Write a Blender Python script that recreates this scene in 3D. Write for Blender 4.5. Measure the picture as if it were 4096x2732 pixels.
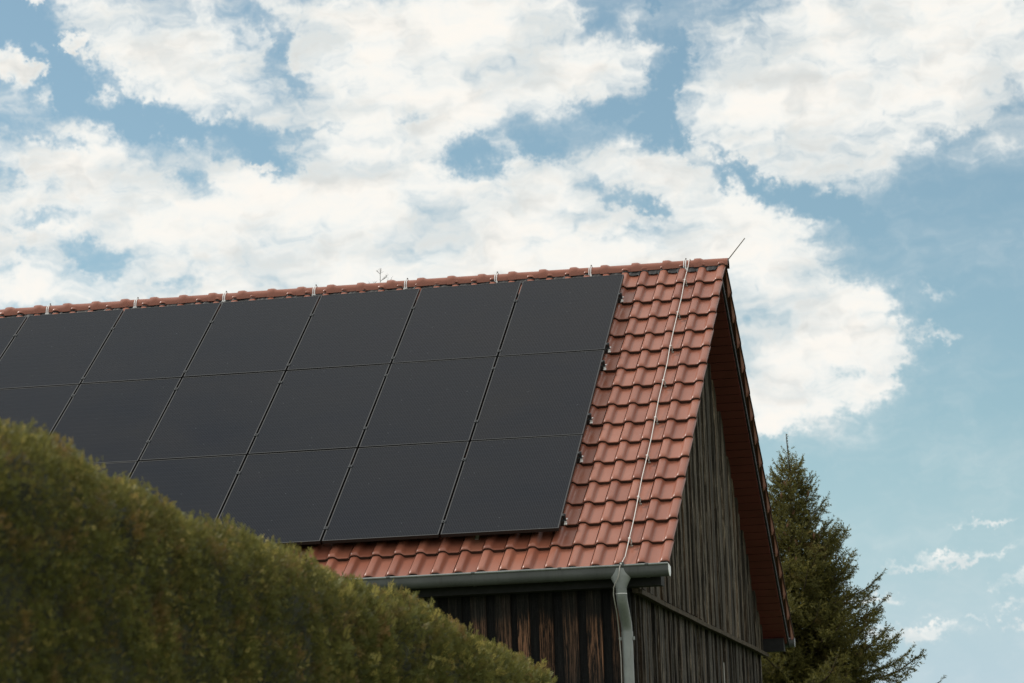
import bpy, math, random
import numpy as np
from mathutils import Vector, Matrix
random.seed(7); rng = np.random.default_rng(7)
for o in list(bpy.data.objects): bpy.data.objects.remove(o)
scene = bpy.context.scene
COL = scene.collection

# ------------------------------------------------------------------ camera
cam_d = bpy.data.cameras.new('camera'); cam = bpy.data.objects.new('camera', cam_d); COL.objects.link(cam)
def cam_rot(ya, p, r):
    fw = Vector((math.sin(ya)*math.cos(p), math.cos(ya)*math.cos(p), math.sin(p)))
    rt = Vector((math.cos(ya), -math.sin(ya), 0)); up = rt.cross(fw)
    c, s = math.cos(r), math.sin(r)
    return rt*c+up*s, up*c-rt*s, fw
crt, cup, cfw = cam_rot(-0.19237, 0.16877, -0.03381)
m = Matrix((crt, cup, -cfw)).transposed().to_4x4()
m.translation = Vector((4.98872, -32.58553, 1.64205))
cam.matrix_world = m
cam_d.sensor_width = 36; cam_d.lens = 36*12047.84/4096
cam_d.clip_start = .1; cam_d.clip_end = 6000
cam_d.dof.use_dof = True; cam_d.dof.focus_distance = 29.5; cam_d.dof.aperture_fstop = 6.3
scene.camera = cam
scene.render.resolution_x, scene.render.resolution_y = 1024, 683

# ------------------------------------------------------------------ sky, sun, exposure
SUN_EL, SUN_AZ = math.radians(47), math.radians(-74)       # azimuth measured from +Y towards +X
scene.view_settings.view_transform = 'Standard'; scene.view_settings.look = 'None'
scene.view_settings.exposure = 0; scene.view_settings.gamma = 1
sun_d = bpy.data.lights.new('sun', 'SUN'); sun = bpy.data.objects.new('sun', sun_d); COL.objects.link(sun)
sun_d.energy = 2.4; sun_d.angle = math.radians(11); sun_d.color = (1, .95, .88)
sdir = Vector((math.sin(SUN_AZ)*math.cos(SUN_EL), math.cos(SUN_AZ)*math.cos(SUN_EL), math.sin(SUN_EL)))
sun.rotation_euler = sdir.to_track_quat('Z', 'Y').to_euler(); sun.location = (0, 0, 40)

class NT:
    """small helper to write node trees as expressions"""
    def __init__(s, t): s.t = t
    def n(s, typ, **k):
        x = s.t.nodes.new(typ)
        for a, b in k.items(): setattr(x, a, b)
        return x
    def put(s, sock, v):
        if hasattr(v, 'is_linked') or hasattr(v, 'links'): s.t.links.new(v, sock)
        else: sock.default_value = v
    def math(s, op, a, b=None, c=None, clamp=False):
        x = s.n('ShaderNodeMath', operation=op, use_clamp=clamp)
        s.put(x.inputs[0], a)
        if b is not None: s.put(x.inputs[1], b)
        if c is not None: s.put(x.inputs[2], c)
        return x.outputs[0]
    def vmath(s, op, a, b=None):
        x = s.n('ShaderNodeVectorMath', operation=op); s.put(x.inputs[0], a)
        if b is not None: s.put(x.inputs[1], b)
        return x.outputs['Value'] if op in ('LENGTH', 'DOT_PRODUCT') else x.outputs[0]
    def mapr(s, v, a, b, c, d, smooth=False):
        x = s.n('ShaderNodeMapRange', interpolation_type='SMOOTHSTEP' if smooth else 'LINEAR')
        for i, q in enumerate((v, a, b, c, d)): s.put(x.inputs[i], q)
        return x.outputs[0]
    def noise(s, vec, scale, detail=4, rough=.5, dim='3D', dist=0):
        x = s.n('ShaderNodeTexNoise', noise_dimensions=dim)
        if vec is not None: s.put(x.inputs['Vector'], vec)
        s.put(x.inputs['Scale'], scale); s.put(x.inputs['Detail'], detail); s.put(x.inputs['Roughness'], rough)
        s.put(x.inputs['Distortion'], dist)
        return x.outputs['Fac'], x.outputs['Color']
    def mapping(s, vec, loc=(0,0,0), rot=(0,0,0), sc=(1,1,1), typ='POINT'):
        x = s.n('ShaderNodeMapping', vector_type=typ); s.put(x.inputs['Vector'], vec)
        x.inputs['Location'].default_value = loc; x.inputs['Rotation'].default_value = rot; x.inputs['Scale'].default_value = sc
        return x.outputs[0]
    def mix(s, f, a, b, mode='MIX'):
        x = s.n('ShaderNodeMix', data_type='RGBA', blend_type=mode)
        s.put(x.inputs[0], f)
        for i, v in ((6, a), (7, b)):
            s.put(x.inputs[i], (*v, 1) if isinstance(v, tuple) and len(v) == 3 else v)
        return x.outputs[2]
    def sep(s, v):
        x = s.n('ShaderNodeSeparateXYZ'); s.put(x.inputs[0], v); return x.outputs
    def comb(s, a, b, c=0.0):
        x = s.n('ShaderNodeCombineXYZ'); s.put(x.inputs[0], a); s.put(x.inputs[1], b); s.put(x.inputs[2], c); return x.outputs[0]

world = bpy.data.worlds.new('World'); scene.world = world; world.use_nodes = True
wt = world.node_tree; wt.nodes.clear(); W = NT(wt)
gen = W.n('ShaderNodeTexCoord').outputs['Generated']
sky = W.n('ShaderNodeTexSky', sky_type='NISHITA', sun_disc=False)
sky.sun_elevation = SUN_EL; sky.sun_rotation = SUN_AZ; sky.altitude = 300; sky.air_density = 1.0; sky.dust_density = .6; sky.ozone_density = 2.4
sx, sy, sz = W.sep(gen)
az = W.math('MULTIPLY', W.math('ARCTAN2', sx, sy), 57.29578)
el = W.math('MULTIPLY', W.math('ARCSINE', sz), 57.29578)
ae = W.comb(az, el)
_, wc1 = W.noise(ae, .45, 5, .62)
_, wc2 = W.noise(ae, 2.6, 5, .68)
_, wc3 = W.noise(ae, 8.0, 4, .65)
d1 = W.vmath('MULTIPLY', W.vmath('SUBTRACT', wc1, (.5, .5, .5)), (1.9, 1.4, 0))
d2 = W.vmath('MULTIPLY', W.vmath('SUBTRACT', wc2, (.5, .5, .5)), (1.0, .7, 0))
d3 = W.vmath('MULTIPLY', W.vmath('SUBTRACT', wc3, (.5, .5, .5)), (.42, .30, 0))
aew = W.vmath('ADD', ae, W.vmath('ADD', d3, W.vmath('ADD', d1, d2)))
# cloud deck as it hangs in the sky: azimuth, elevation, half axes and tilt in degrees, weight (+ cloud, - blue gap)
#CB
CLOUDS = [(-16.58, 15.27, 3.56, 1.57, -23.0, 1.2), (-18.69, 15.77, 1.33, 0.5, -28.0, 0.6), (-12.76, 14.96, 3.48, 1.41, -3.0, 1.6), (-10.19, 15.29, 2.15, 1.33, -8.0, 1.0),
          (-4.28, 14.43, 3.56, 1.82, 7.0, 1.8), (-5.61, 13.19, 1.91, 0.83, -13.0, 0.6), (-1.71, 15.15, 2.49, 2.15, 2.0, 0.9), (-11.6, 11.55, 5.8, 1.57, 2.0, 1.9),
          (-18.31, 12.33, 3.81, 1.41, 2.0, 1.5), (-8.22, 11.42, 3.15, 1.57, -18.0, 1.0), (-5.78, 9.65, 2.15, 1.57, -33.0, 1.5), (-5.09, 8.59, 1.57, 0.51, 10.0, 1.0),
          (-3.98, 9.23, 0.79, 0.51, 27.0, 1.1), (-4.44, 9.92, 0.91, 0.66, -28.0, 0.8), (-19.96, 13.65, 1.66, 0.75, -13.0, 0.9), (-14.09, 12.93, 2.49, 0.75, 12.0, 0.6),
          (-19.16, 11.03, 2.49, 0.75, 2.0, 0.9), (-20.54, 14.86, 0.58, 0.41, -28.0, 0.8), (-20.36, 15.75, 0.99, 0.66, 22.0, -1.3), (-19.54, 14.87, 0.75, 0.58, -48.0, -1.6),
          (-18.7, 14.5, 0.91, 0.41, -33.0, -1.3), (-17.87, 14.05, 0.91, 0.27, -20.0, -1.3), (-16.95, 13.87, 0.91, 0.2, -3.0, -1.3), (-15.98, 13.46, 0.75, 0.41, -23.0, -2.0),
          (-15.44, 13.08, 0.37, 0.37, -43.0, -1.3), (-14.92, 13.77, 0.75, 0.13, 10.0, -1.0), (-15.23, 15.26, 0.29, 0.41, -18.0, -1.7), (-14.9, 14.68, 0.33, 0.25, -38.0, -1.1),
          (-15.81, 15.92, 0.66, 0.25, -28.0, -1.4), (-16.41, 15.6, 0.37, 0.5, 22.0, -0.8), (-15.58, 14.85, 0.41, 0.41, 2.0, -0.7), (-11.5, 13.15, 0.54, 0.35, -33.0, -1.8),
          (-11.97, 12.96, 0.41, 0.25, 2.0, -0.9), (-12.71, 13.96, 0.41, 0.15, 2.0, -0.9), (-10.39, 13.41, 0.62, 0.17, -6.0, -1.3), (-8.77, 12.31, 0.83, 0.18, -20.0, -1.4),
          (-8.36, 12.13, 0.41, 0.13, -18.0, -0.8), (-10.45, 11.67, 0.33, 0.18, 2.0, -0.6), (-8.72, 11.69, 0.5, 0.17, 2.0, -0.7), (-18.9, 11.58, 0.62, 0.27, -16.0, -1.7),
          (-20.05, 12.32, 0.79, 0.22, -3.0, -1.4), (-19.96, 13.81, 0.75, 0.15, -8.0, -1.1), (-19.21, 13.63, 0.33, 0.17, -18.0, -1.0), (-19.8, 13.03, 0.33, 0.18, -28.0, -0.9),
          (-20.63, 13.11, 0.33, 0.18, 2.0, -0.9), (-16.97, 12.73, 0.5, 0.37, -38.0, -1.2), (-17.3, 12.98, 0.5, 0.15, -18.0, -0.9), (-20.55, 11.81, 0.58, 0.17, -28.0, -0.9),
          (-17.49, 11.08, 0.5, 0.18, 22.0, -0.7), (-20.76, 11.2, 0.25, 0.21, 2.0, -0.8), (-9.1, 15.74, 0.41, 0.5, 42.0, -1.2), (-9.76, 15.4, 0.5, 0.25, -18.0, -0.6),
          (-7.98, 15.98, 0.15, 0.15, 2.0, -1.5), (-8.96, 13.97, 0.91, 0.31, -12.0, -1.3), (-7.65, 14.78, 0.2, 0.58, -3.0, -1.5), (-8.05, 15.33, 0.41, 0.23, 2.0, -0.9),
          (-7.85, 14.05, 0.27, 0.66, 10.0, -1.8), (-8.13, 13.52, 0.58, 0.31, 2.0, -1.8), (-6.97, 12.89, 0.91, 0.2, -23.0, -1.3), (-6.32, 12.49, 0.75, 0.23, -23.0, -1.5),
          (-5.16, 11.95, 1.16, 0.28, -20.0, -1.6), (-1.14, 13.73, 0.5, 0.66, 22.0, -0.5), (-1.84, 13.21, 0.83, 0.21, 27.0, -0.5), (-4.49, 8.85, 0.41, 0.18, 2.0, -0.9),
          (-6.4, 14.3, 0.5, 0.25, 22.0, -0.35), (-20.15, 16.18, 0.18, 0.22, 2.0, 1.6), (-19.99, 15.41, 0.18, 0.13, -28.0, 1.1), (-19.28, 15.45, 0.28, 0.13, 12.0, 1.2),
          (-20.53, 15.02, 0.5, 0.33, -33.0, 1.5), (-19.97, 14.99, 0.22, 0.2, 2.0, 1.6), (-19.71, 14.48, 0.22, 0.25, 32.0, 1.2), (-18.66, 14.5, 0.3, 0.2, -18.0, 1.1),
          (-15.74, 13.14, 0.25, 0.08, 2.0, 1.1), (-14.89, 15.0, 0.22, 0.22, 2.0, 0.5), (-8.46, 13.66, 0.28, 0.15, 22.0, 1.0), (-9.35, 11.63, 0.33, 0.17, 2.0, 0.4),
          (-2.97, 9.47, 0.36, 0.11, -10.0, 0.85), (-2.96, 10.37, 0.3, 0.13, -18.0, 0.62), (-2.64, 5.29, 0.95, 0.11, 5.0, 1.15), (-3.59, 5.11, 0.62, 0.07, -0.0, 1.15),
          (-3.58, 3.84, 0.79, 0.18, -1.0, 1.15), (-4.11, 3.7, 0.33, 0.1, 12.0, 0.7), (-1.66, 4.73, 0.41, 0.12, 7.0, 1.0), (-1.81, 4.29, 0.25, 0.12, 7.0, 0.9),
          (-1.63, 3.88, 0.33, 0.12, 2.0, 1.0), (-6.25, 7.82, 0.5, 0.2, 2.0, 0.8), (-2.07, 5.95, 0.5, 0.07, 2.0, 0.85), (-4.39, 4.57, 0.5, 0.07, 2.0, 0.6),
          (-2.59, 4.12, 0.25, 0.06, 2.0, 0.6)]
#CE
acc = None; capped = False
for (a0, e0, ra, re, tl, wgt) in CLOUDS:
    if wgt < 0 and not capped:              # the deck is capped before the gaps are cut out of it
        acc = W.math('SUBTRACT', W.math('MINIMUM', acc, 1.36), .32); capped = True
    if acc is None: vec = aew
    else:                                   # chained so that the shader never holds many values at once
        ma = W.n('ShaderNodeVectorMath', operation='MULTIPLY_ADD'); W.put(ma.inputs[0], acc); W.put(ma.inputs[1], (1e-7, 1e-7, 0)); W.put(ma.inputs[2], aew); vec = ma.outputs[0]
    mp = W.mapping(vec, (a0, e0, 0), (0, 0, math.radians(tl)), (ra, re, 1), 'TEXTURE')
    v = W.mapr(W.vmath('LENGTH', mp), (.35 if wgt > 0 else .0), (1.45 if wgt > 0 else 1.6), (wgt if wgt > 0 else wgt*.72), 0.0, True)
    acc = v if acc is None else W.math('ADD', acc, v)
# general broken deck elsewhere
far_n, _ = W.noise(gen, 3.0, 6, .55)
inview = W.mapr(W.vmath('LENGTH', W.mapping(ae, (-10.8, 9.5, 0), (0, 0, 0), (17, 12, 1), 'TEXTURE')), .85, 1.3, 0.0, 1.0, True)
farc = W.math('MULTIPLY', W.mapr(far_n, .36, .52, -.1, 1.5), inview)
inv = W.math('SUBTRACT', 1.0, inview)
field = W.math('ADD', W.math('MULTIPLY', acc, inv), farc)
rag = W.mapping(ae, (0, 0, 0), (0, 0, math.radians(-16)), (.62, 1.30, 1))
_, wv = W.noise(ae, 1.3, 3, .5)
rag = W.vmath('ADD', rag, W.vmath('MULTIPLY', W.vmath('SUBTRACT', wv, (.5, .5, .5)), (1.2, .8, 0)))
n1, _ = W.noise(rag, .62, 8, .56)
n2, _ = W.noise(rag, 2.4, 7, .58)
calm = W.mapr(acc, -.30, .55, .40, 1.0, True)
field2 = W.math('ADD', field, W.math('MULTIPLY', calm, W.math('MULTIPLY', W.math('SUBTRACT', n1, .5), 4.1)))
field2 = W.math('ADD', field2, W.math('MULTIPLY', calm, W.math('MULTIPLY', W.math('SUBTRACT', n2, .5), 2.0)))
hard = W.mapr(field2, -.05, 1.0, 0.0, 1.0, True)
soft = W.mapr(field2, -.60, 1.25, 0.0, 1.0, True)
mask = W.math('ADD', W.math('MULTIPLY', hard, .28), W.math('MULTIPLY', soft, .72))
mask = W.math('MULTIPLY', mask, W.mapr(el, -1.0, 1.5, 0.0, 1.0, True))
shade, _ = W.noise(rag, .85, 6, .55)
lo = W.mapping(ae, (0, .35, 0), (0, 0, math.radians(-16)), (.62, 1.30, 1)); shade2, _ = W.noise(lo, .62, 5, .5)
sh = W.mapr(W.math('ADD', W.math('MULTIPLY', shade, .6), W.math('MULTIPLY', shade2, .4)), .40, .56, 0.0, 1.0, True)
thick = W.mapr(field2, .7, 1.9, 0.0, 1.0, True)
cloudc = W.mix(sh, (7.0, 7.1, 6.9), (9.9, 9.5, 8.85))
cloudc = W.mix(W.math('MULTIPLY', W.math('SUBTRACT', 1.0, thick), .45), cloudc, (8.2, 8.9, 9.0))
skyc = W.n('ShaderNodeHueSaturation'); W.put(skyc.inputs['Color'], sky.outputs[0]); skyc.inputs['Saturation'].default_value = .88; skyc.inputs['Value'].default_value = .92; skyc.inputs['Hue'].default_value = .498
skyg = W.mix(1.0, skyc.outputs[0], (1.03, 1.17, 1.05), 'MULTIPLY')
skyg = W.mix(W.mapr(el, 8.5, 2.0, 0.0, .85, True), skyg, (4.9, 6.3, 7.35))      # pale haze low over the horizon
final = W.mix(mask, skyg, cloudc)
bg = W.n('ShaderNodeBackground'); W.put(bg.inputs[0], final); bg.inputs[1].default_value = .10
wo = W.n('ShaderNodeOutputWorld'); wt.links.new(bg.outputs[0], wo.inputs[0])
world.cycles.sampling_method = 'MANUAL'; world.cycles.sample_map_resolution = 1024

# ------------------------------------------------------------------ materials
def new_mat(name):
    mt = bpy.data.materials.new(name); mt.use_nodes = True
    t = NT(mt.node_tree); b = mt.node_tree.nodes['Principled BSDF']
    return mt, t, b
def bump(t, b, h, strength=.3, dist=.01):
    x = t.n('ShaderNodeBump'); x.inputs['Strength'].default_value = strength; x.inputs['Distance'].default_value = dist
    t.put(x.inputs['Height'], h); t.t.links.new(x.outputs[0], b.inputs['Normal'])
def simple(name, col, rough=.5, metal=0., spec=.5, var=.12, nscale=8., bmp=0.):
    mt, t, b = new_mat(name)
    g = t.n('ShaderNodeTexCoord').outputs['Object']
    f, _ = t.noise(g, nscale, 5, .6)
    lo = tuple(c*(1-var) for c in col); hi = tuple(min(1, c*(1+var)) for c in col)
    t.put(b.inputs['Base Color'], t.mix(t.mapr(f, .3, .7, 0, 1), lo, hi))
    b.inputs['Roughness'].default_value = rough; b.inputs['Metallic'].default_value = metal; b.inputs['Specular IOR Level'].default_value = spec
    if bmp: bump(t, b, f, bmp, .01)
    return mt
def tile_mat():
    mt, t, b = new_mat('engobed_clay')
    g = t.n('ShaderNodeTexCoord').outputs['Object']
    at = t.n('ShaderNodeAttribute', attribute_name='tint').outputs['Fac']
    f, _ = t.noise(g, 2.2, 4, .6); f2, _ = t.noise(g, 34., 3, .6)
    c = t.mix(at, (.255, .080, .046), (.390, .146, .089))
    c = t.mix(t.mapr(f, .35, .75, 0, .35), c, (.25, .10, .070))
    dirt = t.mapr(f2, .66, .74, 0, .5)
    c = t.mix(dirt, c, (.22, .105, .08))
    # pale bird specks and lichen dots
    vo = t.n('ShaderNodeTexVoronoi', feature='F1'); t.put(vo.inputs['Vector'], g); vo.inputs['Scale'].default_value = 9.
    sp = t.mapr(vo.outputs['Distance'], .035, .05, 1, 0)
    keep = t.math('GREATER_THAN', t.sep(vo.outputs['Color'])[0], .80)
    c = t.mix(t.math('MULTIPLY', sp, t.math('MULTIPLY', keep, .8)), c, (.62, .5, .43))
    t.put(b.inputs['Base Color'], c)
    t.put(b.inputs['Roughness'], t.mapr(f, .3, .7, .28, .42))
    b.inputs['Specular IOR Level'].default_value = .46
    bump(t, b, f2, .06, .004)
    return mt
def wood_mat(name, dark, mid, light, warm, warmamt=.25, lit_zband=None, fine=1.):
    mt, t, b = new_mat(name)
    g = t.n('ShaderNodeTexCoord').outputs['Object']
    at = t.n('ShaderNodeAttribute', attribute_name='tint').outputs['Fac']
    off = t.comb(t.math('MULTIPLY', at, 37.), t.math('MULTIPLY', at, 19.), t.math('MULTIPLY', at, 53.))
    g2 = t.vmath('ADD', g, off)
    gr = t.mapping(g2, sc=(44, 44, 1.8)); f, _ = t.noise(gr, 1.6*fine, 8, .74, dist=.45)
    gr2 = t.mapping(g2, sc=(9, 9, .55)); f2, _ = t.noise(gr2, 1.0, 5, .6)
    f3, _ = t.noise(t.mapping(g2, sc=(5, 5, 24)), 1.8, 4, .6)
    c = t.mix(t.mapr(f, .40, .60, 0, 1), dark, mid)
    c = t.mix(t.math('MULTIPLY', t.mapr(f, .53, .66, 0, 1), t.mapr(f2, .40, .58, 0, 1)), c, light)
    c = t.mix(t.math('MULTIPLY', t.mapr(f2, .52, .66, 0, 1), warmamt), c, warm)
    if lit_zband:  # paints the lit brown zone by height, leaving eave shade dark above
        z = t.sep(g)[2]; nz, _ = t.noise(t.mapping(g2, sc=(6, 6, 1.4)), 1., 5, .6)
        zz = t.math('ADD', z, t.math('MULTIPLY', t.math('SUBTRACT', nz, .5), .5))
        w = t.math('MULTIPLY', t.mapr(zz, lit_zband[0], lit_zband[1], 0, 1, True), t.mapr(zz, lit_zband[2], lit_zband[3], 1, 0, True))
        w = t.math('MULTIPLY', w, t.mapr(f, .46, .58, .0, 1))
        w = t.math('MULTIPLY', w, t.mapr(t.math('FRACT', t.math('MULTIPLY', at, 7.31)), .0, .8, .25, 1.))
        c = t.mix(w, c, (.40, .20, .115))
    k = t.mapr(t.math('FRACT', t.math('MULTIPLY', at, 13.7)), 0, 1, .55, 1.40)
    c = t.mix(1.0, c, t.comb(k, k, k), 'MULTIPLY')
    t.put(b.inputs['Base Color'], c)
    b.inputs['Roughness'].default_value = .85; b.inputs['Specular IOR Level'].default_value = .25
    h = t.math('ADD', t.math('MULTIPLY', f, 1.0), t.math('MULTIPLY', f3, .55))
    bump(t, b, h, .9, .02)
    return mt
M = {}
M['tile'] = tile_mat()
M['tile_edge'] = simple('dirty_shaded_tile_edge', (.042, .021, .013), .8, var=.5, nscale=30)  # dirt brown, darkened further to paint in the shade under each overlap
M['flap'] = simple('verge_clay', (.30, .125, .095), .5, var=.1)
M['ridge_roll'] = simple('black_ridge_foil', (.018, .018, .018), .55, var=.3, nscale=20, bmp=.4)
M['deck'] = simple('dark_roof_felt', (.02, .022, .027), .6, var=.3)
M['soffit'] = simple('oxblood_painted_boards', (.165, .036, .030), .55, var=.14, nscale=4, bmp=.1)
M['groove'] = simple('dark_gap', (.012, .008, .008), .9)
M['blackwood'] = simple('blackened_beam', (.014, .014, .014), .8, var=.4, nscale=12, bmp=.3)
M['gable'] = wood_mat('weathered_gable_boards', (.024, .021, .017), (.110, .092, .069), (.56, .47, .35), (.17, .10, .05), .45)
M['lower'] = wood_mat('weathered_lower_boards', (.013, .012, .011), (.085, .073, .058), (.46, .38, .29), (.14, .085, .045), .4)
M['front'] = wood_mat('front_boards_lit_band', (.010, .010, .010), (.030, .027, .024), (.085, .070, .058), (.09, .05, .03), .2, lit_zband=(3.05, 3.55, 3.70, 3.88))  # eave shade and the lit band below it are painted into the colour
M['frontdark'] = wood_mat('tarred_gap_boards', (.008, .008, .009), (.016, .016, .016), (.028, .027, .026), (.03, .02, .015), .1)
M['ledge'] = wood_mat('ledge_wood', (.03, .024, .018), (.10, .078, .052), (.17, .14, .10), (.13, .085, .05), .3)
def zinc_mat(name, k=1., metal=.25):
    mt, t, b = new_mat(name)
    g = t.n('ShaderNodeTexCoord').outputs['Object']
    f, _ = t.noise(g, 5., 5, .6); f2, _ = t.noise(t.mapping(g, sc=(14, 14, 2)), 1.5, 6, .65)
    c = t.mix(t.mapr(f, .3, .7, 0, 1), tuple(q*k for q in (.135, .145, .140)), tuple(q*k for q in (.20, .212, .205)))
    c = t.mix(t.mapr(f2, .55, .75, 0, .6), c, tuple(q*k for q in (.11, .112, .10)))
    t.put(b.inputs['Base Color'], c); b.inputs['Metallic'].default_value = metal
    t.put(b.inputs['Roughness'], t.mapr(f2, .3, .7, .38, .58)); b.inputs['Specular IOR Level'].default_value = .4
    bump(t, b, f2, .08, .004)
    return mt
M['zinc'] = zinc_mat('weathered_zinc', .62, .15); M['zinc_pipe'] = zinc_mat('paler_zinc', 1.75, .35)
M['bright'] = simple('galvanised_steel_and_sky_reflection', (.86, .86, .84), .42, metal=.45, var=.1)
M['dullsteel'] = simple('dull_steel', (.34, .32, .28), .45, metal=.6)
M['wire'] = simple('aluminium_wire', (.80, .77, .72), .4, metal=.25, var=.06)
M['rod'] = simple('dull_rod', (.22, .20, .18), .5, metal=.5)
M['clamp'] = simple('black_anodised_clamp', (.045, .05, .052), .4, metal=.4)
M['frame'] = simple('black_anodised_frame', (.050, .052, .053), .5, metal=.1, var=.05)
M['frame_side'] = simple('black_frame_side', (.012, .012, .012), .5)
def glass_mat():
    mt, t, b = new_mat('solar_glass')
    g = t.n('ShaderNodeTexCoord').outputs['Object']
    px, py, pz = t.sep(g)
    fx = t.math('FRACT', t.math('DIVIDE', px, 1.134/70))
    line = t.mapr(t.math('ABSOLUTE', t.math('SUBTRACT', fx, .5)), .30, .42, 0, 1)
    fy = t.math('FRACT', t.math('DIVIDE', py, 1.87/20)); cell = t.mapr(t.math('ABSOLUTE', t.math('SUBTRACT', fy, .5)), .47, .49, 0, 1)
    f2, _ = t.noise(g, 260., 2, .5)
    at = t.n('ShaderNodeObjectInfo').outputs['Random']
    f, _ = t.noise(t.vmath('ADD', g, t.comb(t.math('MULTIPLY', at, 40.), 0., 0.)), 1.1, 4, .55)
    c = t.mix(t.mapr(f, .35, .65, 0, 1), (.0050, .0068, .0115), (.0095, .0095, .0110))
    c = t.mix(t.math('MULTIPLY', at, .6), c, (.0065, .0085, .0125))
    c = t.mix(t.math('MULTIPLY', line, .8), c, (.036, .040, .050))
    c = t.mix(t.math('MULTIPLY', cell, .45), c, (.034, .037, .045))
    vo = t.n('ShaderNodeTexVoronoi', feature='F1'); t.put(vo.inputs['Vector'], t.vmath('ADD', g, t.comb(t.math('MULTIPLY', at, 9.), 0., 0.))); vo.inputs['Scale'].default_value = 11.
    spk = t.math('MULTIPLY', t.mapr(vo.outputs['Distance'], .045, .075, 1, 0), t.math('GREATER_THAN', t.sep(vo.outputs['Color'])[1], .62))
    c = t.mix(t.math('MULTIPLY', spk, .32), c, (.24, .26, .28))
    t.put(b.inputs['Base Color'], c)
    t.put(b.inputs['Roughness'], t.math('ADD', t.mapr(f2, .3, .7, .14, .20), t.mapr(f, .3, .7, -.03, .05))); b.inputs['IOR'].default_value = 1.17
    return mt
M['glass'] = glass_mat()
def leaf_mat(name, cols, brown, scale=1.2, trans=.25, browncut=(.60, .72)):
    mt, t, b = new_mat(name)
    g = t.n('ShaderNodeTexCoord').outputs['Object']
    at = t.n('ShaderNodeAttribute', attribute_name='tint').outputs['Fac']
    f, _ = t.noise(g, scale, 4, .6); f2, _ = t.noise(t.vmath('ADD', g, (31, 7, 3)), scale*2.1, 4, .65)
    c = t.mix(t.mapr(t.math('ADD', t.math('MULTIPLY', at, .65), t.math('MULTIPLY', f, .7)), .35, 1.0, 0, 1), cols[0], cols[1])
    c = t.mix(t.mapr(at, .82, .98, 0, .8), c, cols[2])
    c = t.mix(t.math('MULTIPLY', t.mapr(f2, browncut[0], browncut[1], 0, 1), .75), c, brown)
    t.put(b.inputs['Base Color'], c); b.inputs['Roughness'].default_value = .6; b.inputs['Specular IOR Level'].default_value = .25
    tr = t.n('ShaderNodeBsdfTranslucent'); t.put(tr.inputs[0], t.mix(.5, c, cols[2]))
    ms = t.n('ShaderNodeMixShader'); ms.inputs[0].default_value = trans
    out = mt.node_tree.nodes['Material Output']
    mt.node_tree.links.new(b.outputs[0], ms.inputs[1]); mt.node_tree.links.new(tr.outputs[0], ms.inputs[2]); mt.node_tree.links.new(ms.outputs[0], out.inputs[0])
    return mt
M['thuja'] = leaf_mat('thuja_leaf', ((.034, .050, .014), (.175, .182, .042), (.50, .41, .12)), (.32, .17, .07), 2.6, .28, (.54, .68))
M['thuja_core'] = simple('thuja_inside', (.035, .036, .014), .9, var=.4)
M['spruce'] = leaf_mat('spruce_needles', ((.056, .062, .022), (.180, .168, .040), (.33, .28, .07)), (.28, .15, .065), 1.1, .32, (.60, .74))
M['bark'] = simple('spruce_bark', (.085, .06, .04), .9, var=.4, nscale=20, bmp=.5)
M['cone'] = simple('spruce_cone', (.20, .105, .055), .8, var=.3)
M['twig'] = simple('bare_twig', (.10, .085, .07), .9)
M['grass'] = simple('meadow_grass', (.055, .085, .022), .9, var=.5, nscale=.8, bmp=.5)
M['pale'] = simple('pale_gap_light', (.30, .29, .26), .8)

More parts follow.
